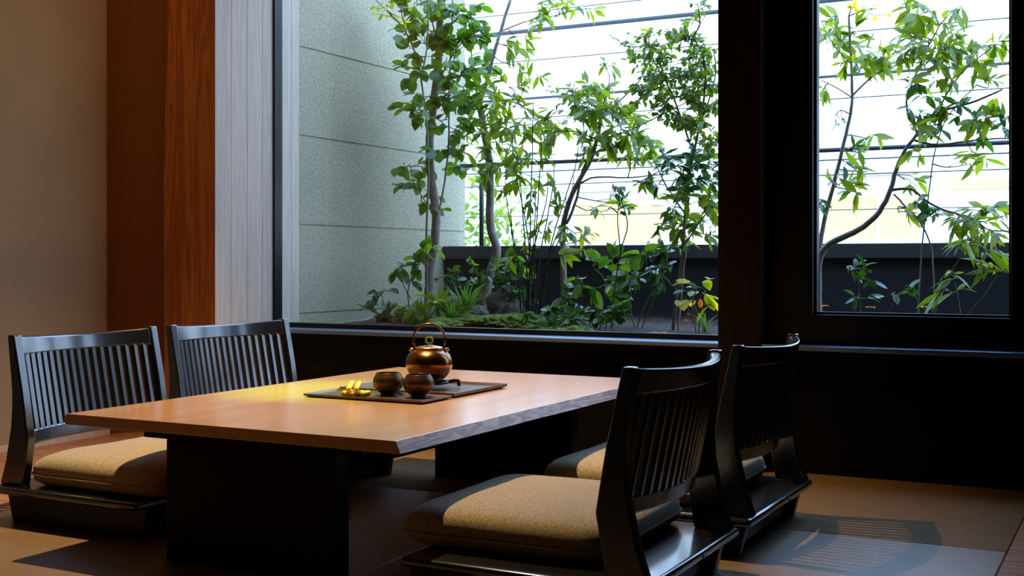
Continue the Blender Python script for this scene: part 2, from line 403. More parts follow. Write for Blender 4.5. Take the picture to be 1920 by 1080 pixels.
# picture window
w1 = bpy.data.objects.new('window_1', None); COL.objects.link(w1); w1['kind'] = 'structure'
mb = MB().box(XP, XW1, YG - .01, YG + .03, 0.4165, 0.435).box(XP, XW1, YG - .02, YG + .03, 2.12, 2.15)
mb.box(XP, XP + .010, YG - .02, YG + .03, 0.436, 2.12).box(XW1 - .006, XW1, YG - .02, YG + .03, 0.436, 2.12)
mb.build('window_frame', M['frame'], w1, bevel=0.001)
MB().box(XP + .010, XW1 - .006, YG, YG + .008, 0.436, 2.12).build('glass_pane', M['glass'], w1)
# framed window on the right
w2 = bpy.data.objects.new('window_2', None); COL.objects.link(w2); w2['kind'] = 'structure'
zb = onY(1700, 592.5, 3.93).z
mb = MB().box(XC1, XB + .18, 3.905, 4.0, 0.413, zb).box(XC1, XB + .18, 3.905, 4.0, 2.08, 2.15)
mb.box(XC1, XA, 3.905, 4.0, zb, 2.08).box(XB, XB + .18, 3.905, 4.0, zb, 2.08)
mb.build('window_frame', M['frame'], w2, bevel=0.002)
mb = MB(); e = .008
mb.box(XA, XB, 3.93, 3.95, zb, zb + e).box(XA, XB, 3.93, 3.95, 2.08 - e, 2.08).box(XA, XA + e, 3.93, 3.95, zb + e, 2.08 - e).box(XB - e, XB, 3.93, 3.95, zb + e, 2.08 - e)
mb.build('glazing_bead', M['cap'], w2)
MB().box(XA + e, XB - e, 3.938, 3.946, zb + e, 2.08 - e).build('glass_pane', M['glass'], w2)

# ================================================================== OUTSIDE
# speckled concrete wall with horizontal joints, flush with the boards
YE = 5.517
mb = MB(); zs = [0.0, 0.464, 0.845, 1.227, 1.607, 1.987, 2.367, 2.9]
for a, b in zip(zs[:-1], zs[1:]):
    mb.box(XP - .25, XP - .001, 4.105, YE, a + .003, b - .003)
mb.box(XP - .25, XP - .007, 4.105, YE - .004, 0.0, 2.9)
struct('concrete_wall', mb, M['concrete'])
# planter bed
def hsoil(x, y):
    h = 0.405 + 0.012 * noise.noise(Vector((x * 3, y * 3, 1))) + 0.008 * noise.noise(Vector((x * 14, y * 14, 4)))
    h += 0.045 * math.exp(-((x + 2.75) / .55) ** 2 - ((y - 4.8) / .45) ** 2)
    return h
mb = MB(); nx, ny = 110, 44; x0, x1, y0, y1 = XP, 0.6, 4.03, 5.29
vsx = [(x0 + (x1 - x0) * i / nx, y0 + (y1 - y0) * j / ny) for j in range(ny + 1) for i in range(nx + 1)]
mb.add([(x, y, hsoil(x, y)) for x, y in vsx], [(j * (nx + 1) + i, j * (nx + 1) + i + 1, (j + 1) * (nx + 1) + i + 1, (j + 1) * (nx + 1) + i) for j in range(ny) for i in range(nx)])
struct('soil_bed', mb, M['soil'], smooth='all')
lw = empty('garden_wall', (0, 0, 0), 'low dark slate garden wall with grey cap behind the plants', 'wall')
lwo = MB().box(XP + .002, 0.8, 5.30, 5.44, 0.0, 0.70).build('wall_body', M['lowwall'], lw)
MB().box(XP + .002, 0.8, 5.28, 5.46, 0.70, 0.765).build('wall_cap', M['cap'], lw, bevel=0.003)
# street and facade behind
struct('ground', MB().box(-30, 22, 5.6, 40, -1.1, -1.0), M['road'])
bd = empty('building', (0, 14, -1), 'overexposed white building facade across the street', 'building')
MB().box(-16, 7, 0, 5, 0, 3.15).build('facade', M['facade'], bd)
bd.location = (0, 14, -1)
def bp(px0, py0, px1, py1, name, mat, th=.05):
    a = onY(px0, py0, 14 - th); b = onY(px1, py1, 14 - th)
    MB().box(a.x, b.x, -th, -.001, b.z + 1, a.z + 1).build(name, M[mat], bd)
bp(1546, 372, 1640, 448, 'window', 'facadewin'); bp(1650, 372, 1720, 448, 'window', 'facadewin')
bp(1540, 318, 1710, 326, 'window_ledge', 'facadegrey', .2)
bp(1080, 384, 1160, 455, 'window', 'facadewin'); bp(1170, 384, 1240, 455, 'window', 'facadewin')
bp(1070, 352, 1160, 358, 'window_ledge', 'facadegrey', .2)
bp(1780, 336, 1897, 352, 'window_ledge', 'facadewin', .2)
# rail fixed on the low wall
rl = empty('guard_rail', (0, 0, 0), 'dark metal rail on a thin post above the garden wall', 'railing')
zr = onY(1000, 305.5, 5.40).z
MB().tube([(-3.45, 5.40, zr), (-1.5, 5.40, zr), (0.75, 5.40, zr)], .0105, n=10).build('rail', M['railmetal'], rl, smooth='all')
xp_ = onY(903, 400, 5.40).x
MB().tube([(xp_, 5.40, .76), (xp_, 5.40, zr)], .012, n=10).build('post', M['railmetal'], rl, smooth='all')
MB().tube([(0.5, 5.40, .76), (0.5, 5.40, zr)], .012, n=10).build('post', M['railmetal'], rl, smooth='all')
# overhead cables (py at px=1000, radius, sag)
cabs = [(57, .016, 'thick overhead cable crossing highest behind the trees', .0),
        (113, .004, 'thin overhead cable just below the highest thick one', .02),
        (184, .010, 'overhead cable at mid height of the window view', .03),
        (221, .004, 'thin cable between the mid overhead cable and the guard rail', .0),
        (322, .005, 'thin cable just under the dark guard rail', .0),
        (347, .004, 'thin pale cable a little below the guard rail', .0),
        (405, .003, 'lowest thin cable above the garden wall cap', .0),
        (22, .004, 'thin cable above the highest thick overhead cable', .0)]
for k, (py, r, lab, sag) in enumerate(cabs):
    z = onY(1000, py, 7.2).z
    pts = [(-12 + 16 * i / 24, 7.2, z - sag * 4 * (i / 24) * (1 - i / 24) + sag) for i in range(25)]
    tag(MB().tube(pts, r, n=6).build('overhead_cable', M['cable'], smooth='all'), lab, 'cable')

# ================================================================== PLANTS
rng = random.Random(7)
def rv(s=1.0): return Vector((rng.uniform(-s, s), rng.uniform(-s, s), rng.uniform(-s, s)))
def add_leaf(mb, p, d, up, L, wr, kind):
    d = d.normalized(); side = d.cross(up)
    if side.length < 1e-3: side = d.orthogonal()
    side.normalize(); nrm = side.cross(d).normalized()
    droop = rng.uniform(.05, .35) * L; fold = rng.uniform(.1, .28)
    ts = (0.0, .22, .5, .78, 1.0)
    ws = {'round': (0.10, .82, 1.0, .74, 0), 'lance': (0.05, .7, 1.0, .55, 0), 'blade': (.5, .9, 1.0, .7, 0)}[kind]
    vs = []
    for t, wv_ in zip(ts, ws):
        c = p + d * (L * t) - nrm * (droop * t * t)
        hw = L * wr * .5 * wv_
        if wv_ == 0: vs.append(c)
        else: vs += [c + side * hw + nrm * hw * fold, c, c - side * hw + nrm * hw * fold]
    fs = []
    for k in range(3):
        a = k * 3; b = a + 3
        fs += [(a, a + 1, b + 1, b), (a + 1, a + 2, b + 2, b + 1)]
    fs += [(9, 10, 12), (10, 11, 12)]
    mb.add(vs, fs)
def smooth_path(pts, sub=4):
    P = [Vector(p) for p in pts]; out = []
    for i in range(len(P) - 1):
        p0 = P[max(i - 1, 0)]; p1 = P[i]; p2 = P[i + 1]; p3 = P[min(i + 2, len(P) - 1)]
        for k in range(sub):
            t = k / sub
            out.append(0.5 * ((2 * p1) + (-p0 + p2) * t + (2 * p0 - 5 * p1 + 4 * p2 - p3) * t * t + (-p0 + 3 * p1 - 3 * p2 + p3) * t ** 3))
    out.append(P[-1]); return out
STY = {  # leaf length, width ratio, outline, material, droop of direction
    'round': (.058, .74, 'round', 'lf_round', .25), 'lance': (.080, .31, 'lance', 'lf_lance', .22),
    'small': (.029, .54, 'round', 'lf_small', .3), 'dark': (.055, .46, 'round', 'lf_dark', .1),
    'darklance': (.068, .32, 'lance', 'lf_dark', .1), 'yellow': (.036, .5, 'round', 'lf_yellow', .2),
    'bigyellow': (.075, .5, 'round', 'lf_yellow', .1), 'broad': (.085, .55, 'round', 'lf_round', .1),
    'bamboo': (.10, .17, 'lance', 'lf_lance', .3)}
def plant(name, label, cat, Y, branches, clusters, style, group=None, wood_mat='bark', twig_mat='twig', base=True, dY=.16, parts=None):
    """branches: (list of photo points or (px,py,Y), radius at start, radius at end); the first starts at the ground"""
    b0 = branches[0][0][0]; root = onY(b0[0], b0[1], b0[2] if len(b0) > 2 else Y)
    root.z = hsoil(root.x, root.y) - .01
    o = empty(name, root, label, cat, group)
    samples = []; wb_ = None
    names = {'bark': 'trunk', 'greenstem': 'stem', 'cane': 'cane', 'twig': 'stem'}
    for bi, (pts, r0, r1) in enumerate(branches):
        P = [onY(p[0], p[1], p[2] if len(p) > 2 else Y + 0.0) for p in pts]
        if bi == 0 or (base and pts[0][1] > 575):
            g = P[0].copy(); g.z = min(hsoil(g.x, g.y), g.z) - .015
            if (g - P[0]).length > .01: P = [g] + P
        S = smooth_path(P)
        for i, s_ in enumerate(S): S[i] = s_ + rv(.0015)
        samples += S
        nm = names[wood_mat] if (bi == 0 or wood_mat == 'cane' or wood_mat == 'twig') else ('branch' if wood_mat == 'bark' else 'stem')
        mb = MB().tube([q - root for q in S], r0, r1, n=9 if r0 > .006 else 5); mb.build(nm, M[wood_mat], o, smooth='all')
    tw = MB(); lfs = {}
    for cl in clusters:
        px, py, rx, ry, n = cl[:5]; st = cl[5] if len(cl) > 5 else style; yc = (cl[6] if len(cl) > 6 and cl[6] else Y)
        L, wr, out, mt, dr = STY[st]; lm = lfs.setdefault(mt, MB())
        m_ = pxm(px, yc)
        n = round(n * {'small': 5.0, 'round': 2.0, 'lance': 1.9, 'dark': 1.8, 'darklance': 1.7}.get(st, 1.2)); rx *= 1.35 if st == 'small' else 1.15; ry *= 1.3 if st == 'small' else 1.15
        c = onY(px, py, yc)
        c.y += rng.uniform(-dY, dY) * .5
        near = min(samples, key=lambda q: (q - c).length + (0.25 if q.z > c.z + .08 else 0))
        mid = (near + c) / 2 + rv(.02); stem_ = smooth_path([near, mid, c], 3)
        tw.tube([q - root for q in stem_], .0028, .0018, n=4)
        nt_ = max(2, round(n / 6)); left = n
        for k in range(nt_):
            a = rng.uniform(0, 2 * PI); rr = math.sqrt(rng.random())
            e = c + Vector((math.cos(a) * rx * m_ * rr * CT, rng.uniform(-dY, dY), math.sin(a) * ry * m_ * rr))
            e += Vector((0, math.cos(a) * rx * m_ * rr * ST, 0))
            sp = stem_[rng.randrange(len(stem_) // 2, len(stem_))]
            pts = smooth_path([sp, (sp + e) / 2 + rv(.015), e], 3)
            tw.tube([q - root for q in pts], .0018, .0009, n=4)
            nl = n // nt_ + (1 if k < n % nt_ else 0)
            for q in range(nl):
                t = .35 + .65 * (q + 1) / nl; f = t * (len(pts) - 1); i = min(int(f), len(pts) - 2)
                p = pts[i].lerp(pts[i + 1], f - i)
                d = (e - sp).normalized() * .7 + Vector((0, 0, -dr)) + rv(.3 if st == 'bigyellow' else .8)
                if q == nl - 1: d = (e - sp).normalized() + Vector((0, 0, -dr * .6)) + rv(.25)
                up = Vector((0, -.25, 1)) + rv(.3 if st == 'bigyellow' else .8)
                add_leaf(lm, p - root, d, up, L * rng.uniform(.65, 1.2), wr * rng.uniform(.85, 1.15), out)
    if tw.v: tag(tw.build('twig_growth', M[twig_mat], o), kind='stuff')
    for mt, lm in lfs.items():
        q = lm.build('foliage', M[mt], o, smooth='all')
        if mt == 'lf_yellow' and len(lfs) > 1: q['label'] = 'yellow-green foliage'
    return o

# T1: tall tree with rounded leaves in front of the concrete wall
plant('tree', 'tall bare-stemmed tree with rounded leaves beside the concrete wall', 'tree', 4.72,
  [([(803, 596), (805, 540), (806, 505), (815, 455), (817, 400), (808, 330), (806, 260), (812, 200), (821, 130), (824, 60), (828, -30)], .0235, .0165),
   ([(815, 440), (838, 310), (842, 190), (845, 90), (850, -20)], .005, .003),
   ([(820, 160), (850, 100), (885, 60)], .004, .0025),
   ([(822, 90), (806, 20), (800, -40)], .005, .003)],
  [(800, 45, 35, 30, 16), (850, 40, 40, 30, 22), (880, 60, 30, 30, 16), (860, 100, 35, 28, 18), (840, 135, 30, 25, 14),
   (875, 140, 30, 26, 14), (855, 185, 30, 25, 14), (850, 240, 35, 25, 12), (842, 170, 20, 30, 8), (866, 75, 26, 20, 10),
   (853, 290, 25, 25, 8), (830, 15, 40, 20, 12), (870, 15, 30, 20, 10)], 'round')
plant('slender_tree', 'slender tree with yellow-green leaves at its tip, leftmost by the concrete wall', 'tree', 4.58,
  [([(801, 590), (799, 456), (804, 330), (801, 255), (793, 170), (781, 107), (760, 60), (735, 30), (700, -5)], .0062, .0028),
   ([(799, 380), (780, 350), (768, 320)], .003, .002), ([(762, 62), (752, 20), (750, -20)], .003, .002),
   ([(790, 150), (800, 90), (803, 30), (800, -20)], .004, .0025)],
  [(720, 12, 25, 16, 16, 'yellow'), (748, 5, 25, 18, 16, 'yellow'), (745, 38, 16, 12, 8, 'yellow'), (785, 8, 22, 16, 12, 'yellow'),
   (735, 32, 14, 12, 6, 'yellow'), (790, 50, 18, 25, 14), (787, 78, 18, 18, 12), (790, 105, 14, 14, 8), (792, 140, 16, 15, 10),
   (775, 205, 14, 14, 8), (796, 215, 16, 16, 10), (800, 180, 14, 14, 8), (770, 310, 20, 16, 10), (775, 345, 18, 22, 12), (782, 378, 14, 12, 6)], 'round')
plant('tree', 'crooked grey tree forking in front of the bright sky, just right of the concrete wall', 'tree', 5.02,
  [([(903, 600), (908, 560), (922, 504), (931, 468), (919, 420), (919, 320), (910, 260), (903, 215), (895, 178)], .026, .016),
   ([(898, 195), (914, 150), (925, 105), (935, 70), (958, -5)], .011, .0075),
   ([(895, 180), (886, 120), (882, 62)], .006, .003),
   ([(936, 60), (960, 50), (1000, 36), (1040, 30)], .004, .0025),
   ([(905, 225), (940, 190), (980, 200), (1010, 230)], .004, .0025),
   ([(919, 330), (945, 300), (975, 230)], .004, .0025)],
  [(1045, 20, 26, 30, 16, 'lance'), (1030, 45, 14, 18, 8), (1005, 12, 16, 12, 4), (968, 90, 18, 26, 12), (975, 125, 14, 18, 6),
   (960, 75, 15, 10, 4), (1000, 50, 12, 14, 4), (1100, 12, 14, 12, 5), (890, 95, 16, 20, 10, 'round'), (905, 120, 16, 20, 8, 'round'),
   (880, 165, 22, 20, 12, 'round'), (960, 165, 28, 16, 10), (985, 150, 25, 22, 10), (935, 190, 40, 26, 24), (975, 205, 36, 26, 24), (940, 235, 35, 26, 20),
   (890, 255, 30, 26, 14), (975, 245, 30, 20, 14), (1010, 225, 28, 24, 12), (945, 275, 40, 20, 20), (920, 300, 40, 22, 18),
   (880, 320, 30, 25, 14, 'round'), (960, 310, 40, 22, 14), (985, 325, 26, 25, 12), (890, 215, 22, 20, 10, 'round'), (1000, 265, 25, 16, 10)], 'lance')
# clump of thin canes
canes = []
for (bx, tx, ty) in [(978, 948, 330), (984, 958, 390), (990, 975, 300), (996, 1004, 350), (1000, 1015, 250), (1004, 1040, 300), (1010, 1062, 370),
                     (1014, 1085, 260), (986, 1028, 320), (1002, 960, 250), (992, 1000, 190), (1008, 1075, 330)]:
    canes.append(([(bx, 608), (bx + (tx - bx) * .25, 608 + (ty - 608) * .42), (tx - (tx - bx) * .12, ty + 60), (tx, ty)], .0042, .0018))
plant('cane_shrub', 'clump of thin dark canes fanning up from the moss beside the rock', 'shrub', 4.62, canes,
  [(1035, 345, 14, 20, 5), (1005, 370, 16, 18, 6), (975, 330, 14, 14, 5), (1010, 300, 20, 16, 8), (1040, 390, 14, 16, 5), (985, 290, 18, 14, 7),
   (960, 350, 12, 14, 5), (1060, 440, 16, 16, 8), (1010, 440, 20, 20, 8), (975, 480, 16, 16, 6), (1080, 440, 12, 14, 5), (1045, 470, 14, 14, 5)], 'lance', wood_mat='cane', dY=.1)
plant('tree', 'middle grey tree with arching branch and long drooping leaves', 'tree', 4.86,
  [([(1058, 600), (1057, 530), (1055, 440), (1062, 395), (1080, 350), (1108, 298), (1122, 250), (1130, 205), (1142, 160)], .0165, .006),
   ([(1062, 420), (1082, 370), (1092, 320), (1110, 290)], .007, .005),
   ([(1086, 344), (1118, 332), (1178, 333), (1258, 325)], .005, .0025),
   ([(1126, 225), (1160, 190), (1200, 150), (1222, 100)], .0045, .0025),
   ([(1118, 262), (1180, 245), (1240, 215), (1290, 190)], .004, .0025),
   ([(1130, 205), (1095, 190), (1070, 170)], .004, .0025)],
  [(1100, 210, 40, 20, 22), (1060, 175, 24, 20, 14, 'small'), (1075, 200, 26, 20, 16, 'small'), (1090, 165, 30, 18, 20, 'small'),
   (1120, 175, 24, 20, 14), (1140, 205, 30, 22, 20), (1165, 225, 34, 22, 24), (1190, 250, 30, 22, 22), (1150, 255, 40, 18, 22),
   (1105, 270, 30, 18, 14), (1130, 280, 36, 18, 16), (1215, 275, 24, 22, 12), (1180, 285, 28, 18, 12), (1120, 110, 20, 12, 5),
   (1110, 240, 26, 16, 12), (1165, 195, 24, 16, 10), (1050, 250, 25, 22, 14), (1040, 225, 20, 20, 10), (1145, 380, 14, 16, 4), (1110, 390, 18, 26, 5), (1075, 450, 16, 20, 7)], 'lance')
plant('small_leaved_tree', 'fine-leaved tree filling the right end of the wide window', 'tree', 4.60,
  [([(1263, 606), (1270, 551), (1281, 462), (1286, 379), (1300, 290), (1318, 200), (1322, 120), (1300, 70)], .0078, .004),
   ([(1272, 606), (1278, 540), (1285, 470)], .0055, .0045),
   ([(1284, 400), (1250, 350), (1225, 300)], .004, .0025),
   ([(1300, 290), (1262, 180), (1225, 110), (1215, 60)], .0045, .0025),
   ([(1310, 240), (1340, 150), (1338, 90)], .004, .0025),
   ([(1281, 462), (1310, 420), (1340, 380)], .004, .0025)],
  [(1230, 85, 26, 20, 20), (1215, 60, 12, 14, 6, 'lance'), (1290, 75, 30, 16, 26), (1270, 60, 20, 12, 10), (1310, 100, 24, 18, 22), (1325, 125, 18, 18, 20),
   (1200, 110, 24, 16, 20), (1180, 90, 18, 10, 8), (1260, 110, 22, 14, 16), (1290, 145, 28, 18, 30), (1325, 160, 20, 18, 26), (1250, 150, 24, 16, 22),
   (1210, 150, 24, 16, 20), (1215, 180, 22, 14, 18), (1290, 180, 30, 18, 32), (1325, 195, 18, 18, 26), (1250, 200, 24, 16, 20), (1270, 225, 28, 16, 24),
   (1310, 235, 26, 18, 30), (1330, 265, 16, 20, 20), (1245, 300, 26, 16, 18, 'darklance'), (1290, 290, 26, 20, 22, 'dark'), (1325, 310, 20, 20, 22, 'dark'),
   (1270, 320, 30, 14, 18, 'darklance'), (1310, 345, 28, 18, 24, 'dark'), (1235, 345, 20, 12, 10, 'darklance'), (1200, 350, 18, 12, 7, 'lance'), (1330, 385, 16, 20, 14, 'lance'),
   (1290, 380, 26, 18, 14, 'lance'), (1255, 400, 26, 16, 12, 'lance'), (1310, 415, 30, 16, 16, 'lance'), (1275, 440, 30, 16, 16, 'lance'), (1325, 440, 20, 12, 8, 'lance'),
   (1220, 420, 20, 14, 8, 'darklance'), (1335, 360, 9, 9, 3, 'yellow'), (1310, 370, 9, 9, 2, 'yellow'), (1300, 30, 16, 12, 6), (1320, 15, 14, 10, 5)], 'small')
plant('sapling', 'thin bare sapling with a few hanging leaves right of the middle tree', 'sapling', 4.5,
  [([(1146, 612), (1150, 560), (1163, 474), (1176, 425), (1168, 385), (1155, 350)], .0035, .0018), ([(1163, 474), (1158, 400), (1166, 370)], .0025, .0015)],
  [(1150, 378, 18, 12, 5, 'darklance'), (1165, 360, 12, 10, 4, 'darklance'), (1145, 395, 10, 10, 2, 'darklance')], 'lance', wood_mat='twig')
# right-hand window
plant('tree', 'straight thin tree at the left edge of the right window', 'tree', 4.85,
  [([(1534, 590), (1535, 520), (1537, 470), (1545, 415), (1562, 350), (1578, 284), (1592, 225), (1598, 184), (1596, 118), (1592, 30)], .012, .0045),
   ([(1598, 184), (1570, 165), (1540, 150)], .003, .002), ([(1598, 180), (1640, 140), (1690, 120)], .0045, .0025), ([(1595, 120), (1560, 80), (1540, 40)], .003, .002)],
  [(1550, 60, 22, 20, 14, 'lance'), (1570, 85, 26, 16, 18, 'lance'), (1600, 60, 24, 20, 8), (1590, 110, 24, 16, 12), (1640, 120, 30, 16, 20), (1660, 100, 22, 16, 12),
   (1615, 130, 18, 12, 8), (1545, 165, 16, 10, 6), (1600, 20, 20, 14, 8, 'yellow'), (1640, 10, 24, 10, 8, 'yellow'), (1560, 215, 12, 12, 4, 'darklance'),
   (1605, 285, 16, 14, 8, 'darklance'), (1625, 260, 14, 14, 6), (1620, 320, 16, 14, 8), (1600, 310, 14, 14, 6, 'darklance'), (1580, 350, 18, 12, 6), (1545, 375, 14, 16, 6, 'darklance'), (1600, 360, 16, 10, 5), (1555, 30, 16, 14, 6)], 'lance')
plant('leaning_tree', 'leaning tree with a curved trunk sweeping right across the right window', 'tree', 4.66,
  [([(1534, 592), (1534, 520), (1538, 480), (1556, 458), (1584, 444), (1620, 425), (1649, 397), (1670, 357), (1680, 320), (1692, 290), (1711, 262), (1755, 213), (1815, 195), (1880, 168)], .0165, .0035),
   ([(1670, 357), (1708, 355), (1744, 382), (1790, 400), (1830, 410)], .006, .003),
   ([(1676, 364), (1700, 390), (1722, 412), (1744, 456), (1750, 503), (1752, 585)], .0035, .0025),
   ([(1722, 592), (1724, 540), (1731, 440), (1742, 360), (1752, 290), (1776, 220), (1830, 160)], .0035, .0022),
   ([(1711, 262), (1760, 272), (1830, 262), (1897, 260)], .005, .0025),
   ([(1720, 250), (1700, 190), (1730, 110), (1760, 50)], .005, .0025),
   ([(1755, 213), (1800, 140), (1860, 90)], .004, .002)],
  [(1690, 40, 26, 30, 14), (1740, 30, 24, 24, 16), (1740, 80, 34, 20, 20), (1700, 110, 26, 18, 12), (1770, 60, 26, 24, 14), (1780, 100, 34, 18, 20),
   (1820, 80, 28, 16, 14), (1870, 80, 20, 14, 10), (1830, 115, 32, 16, 18), (1760, 125, 28, 16, 16), (1800, 10, 14, 12, 5), (1700, 165, 22, 24, 8),
   (1770, 155, 30, 16, 14), (1735, 160, 20, 16, 8, 'darklance'), (1850, 150, 20, 10, 6), (1710, 215, 20, 16, 8, 'darklance'), (1760, 230, 30, 20, 14, 'darklance'),
   (1800, 215, 26, 14, 10, 'darklance'), (1850, 225, 34, 16, 18), (1880, 235, 20, 16, 12, 'darklance'), (1830, 240, 26, 14, 12, 'darklance'), (1735, 240, 20, 18, 10),
   (1720, 285, 16, 14, 5), (1690, 335, 14, 14, 6), (1760, 195, 20, 12, 8), (1820, 285, 20, 14, 5), (1825, 310, 12, 12, 3), (1720, 380, 26, 14, 10, 'darklance'),
   (1755, 400, 28, 14, 12, 'darklance'), (1690, 400, 18, 14, 5), (1840, 390, 26, 14, 12), (1870, 385, 20, 14, 8), (1830, 425, 26, 14, 14), (1850, 440, 22, 12, 10), (1800, 410, 18, 14, 8), (1880, 435, 16, 8, 6)], 'lance')

# undergrowth: (name, label, cat, Y, stems, clusters, style)
def under(name, label, Y, stems, clusters, style, group=None, cat='plant', dY=.07):
    return plant(name, label, cat, Y, stems, clusters, style, group, wood_mat='greenstem', twig_mat='greenstem', dY=dY)
under('leafy_shrub', 'sparse shrub reaching left over the base of the concrete wall', 4.35,
  [([(735, 603), (715, 590), (690, 578), (672, 570)], .003, .0018), ([(740, 603), (722, 575), (716, 550)], .003, .0018), ([(745, 603), (742, 590), (738, 580)], .003, .002)],
  [(714, 548, 10, 8, 5), (718, 565, 12, 8, 5), (680, 570, 12, 8, 6), (705, 590, 16, 8, 7), (728, 588, 14, 10, 8), (745, 590, 14, 10, 8)], 'dark')
under('leafy_shrub', 'big-leaved shrub against the concrete wall left of the tall tree', 4.5,
  [([(772, 605), (765, 550), (775, 510), (785, 480)], .004, .002), ([(770, 560), (755, 530), (750, 505)], .003, .002)],
  [(770, 485, 26, 10, 10), (748, 508, 16, 12, 5), (785, 500, 16, 14, 8), (765, 530, 14, 14, 6, 'dark'), (790, 470, 14, 10, 5)], 'broad')
under('leafy_shrub', 'dense low shrub around the foot of the tall tree', 4.38,
  [([(790, 606), (785, 585), (778, 570)], .003, .002), ([(800, 606), (812, 585), (820, 570)], .003, .002)],
  [(775, 575, 18, 14, 18), (795, 590, 20, 12, 18), (820, 575, 20, 16, 18), (840, 590, 18, 12, 14), (760, 595, 14, 8, 10), (830, 560, 14, 14, 8)], 'lance')
under('leafy_shrub', 'dark shrub behind the grass tuft in front of the garden wall', 4.95,
  [([(850, 600), (850, 560), (845, 530)], .003, .002), ([(880, 600), (885, 560), (890, 530)], .003, .002)],
  [(835, 515, 20, 14, 9, 'dark'), (860, 535, 18, 12, 10, 'dark'), (885, 505, 18, 18, 8, 'round'), (895, 525, 16, 12, 8, 'dark'), (850, 555, 18, 14, 10, 'dark')], 'dark')
under('leafy_shrub', 'glossy shrub between the crooked tree and the cane clump', 4.8,
  [([(945, 605), (948, 560), (945, 520)], .003, .002), ([(960, 605), (965, 560), (970, 520)], .003, .002)],
  [(935, 510, 18, 14, 8, 'round'), (955, 490, 20, 14, 10, 'round'), (945, 535, 22, 12, 12), (930, 530, 14, 10, 6), (965, 545, 18, 12, 10), (975, 510, 14, 14, 8, 'round'), (1000, 550, 16, 10, 6)], 'dark')
def tuft(name, label, px, py, Y, n, L, spread, mat='lf_grass', cat='grass'):
    c = onY(px, py, Y); c.z = hsoil(c.x, c.y) - .005
    mb = MB()
    for k in range(n):
        a = rng.uniform(0, 2 * PI); b = Vector((math.cos(a), math.sin(a), 0)); l = L * rng.uniform(.55, 1.1); lean = spread * rng.uniform(.25, 1.0)
        rings = []; wdt = .0042 * rng.uniform(.7, 1.3); sd = Vector((-b.y, b.x, 0))
        p = b * .012 * rng.random()
        pts = []
        for i in range(7):
            t = i / 6
            pts.append(p + b * (l * lean * t ** 1.6) + Vector((0, 0, l * (t - lean * .62 * t ** 2.4))))
        vs = []
        for i, q in enumerate(pts):
            hw = wdt * (1 - (i / 6) ** 2)
            vs += [q + sd * hw, q - sd * hw + Vector((0, 0, .0006))]
        mb.add(vs, [(2 * i, 2 * i + 1, 2 * i + 3, 2 * i + 2) for i in range(6)])
    o = mb.build(name, M[mat], smooth='all'); o.location = c
    return tag(o, label, cat)
tuft('grass_tuft', 'arching green grass tuft in front of the crooked tree', 872, 600, 4.50, 60, .24, .95)
tuft('grass_tuft', 'small upright grass tuft right of the tall tree base', 846, 606, 4.36, 40, .15, .8)
tuft('grass_tuft', 'low grass tuft between the tall tree and the concrete wall', 790, 606, 4.30, 40, .11, .9)
tuft('grass_tuft', 'thin grass tuft at the right end of the soil bed under the yellow plant', 1322, 618, 4.55, 12, .16, .9)
sp = [('shrub with large leaves just right of the middle tree trunk', 4.62, [([(1075, 608), (1062, 570), (1058, 545)], .003, .002), ([(1080, 608), (1090, 560), (1092, 530)], .003, .002)],
       [(1048, 535, 8, 10, 2, 'broad'), (1062, 555, 14, 12, 7), (1085, 525, 8, 10, 2, 'broad'), (1078, 545, 12, 8, 4), (1070, 575, 20, 12, 12), (1050, 590, 20, 10, 10)], 'dark'),
      ('shrub with pale glossy leaves rising before the garden wall', 4.72, [([(1150, 612), (1145, 560), (1130, 520), (1115, 505)], .0035, .002), ([(1160, 612), (1160, 550), (1165, 500)], .0035, .002)],
       [(1112, 495, 22, 10, 6, 'broad'), (1125, 540, 18, 12, 6, 'broad'), (1150, 490, 14, 14, 7, 'broad'), (1170, 515, 20, 14, 9, 'broad'), (1160, 535, 20, 12, 10, 'dark'), (1145, 555, 16, 12, 6)], 'broad'),
      ('leafy shrub leaning right with many crossing stems', 4.66, [([(1195, 612), (1210, 570), (1240, 520), (1255, 470)], .0035, .002), ([(1205, 612), (1225, 560), (1232, 490)], .003, .002), ([(1190, 612), (1180, 560), (1195, 500), (1222, 460)], .003, .0018)],
       [(1200, 475, 20, 14, 9, 'broad'), (1230, 475, 22, 14, 12), (1215, 505, 20, 12, 10), (1185, 510, 16, 14, 7, 'broad'), (1245, 505, 20, 10, 10), (1200, 530, 20, 12, 9), (1260, 530, 20, 10, 8), (1255, 465, 20, 12, 10)], 'dark'),
      ('low dense shrub in the middle of the soil edge', 4.32, [([(1125, 618), (1125, 600), (1120, 585)], .003, .002), ([(1135, 618), (1140, 595), (1140, 580)], .003, .002)],
       [(1122, 585, 20, 12, 12), (1140, 575, 18, 12, 8, 'round'), (1105, 598, 16, 8, 8), (1150, 590, 14, 10, 8)], 'dark'),
      ('ground shrub on the moss right of the cane clump', 4.3, [([(1020, 614), (1022, 600), (1020, 590)], .003, .002), ([(1045, 614), (1050, 600), (1052, 590)], .003, .002)],
       [(1018, 592, 16, 10, 10, 'round'), (1045, 596, 20, 10, 12), (1030, 575, 14, 12, 7), (1075, 604, 16, 8, 8)], 'dark')]
for lab, Y, st, cl, sty in sp: under('leafy_shrub', lab, Y, st, cl, sty, cat='shrub')
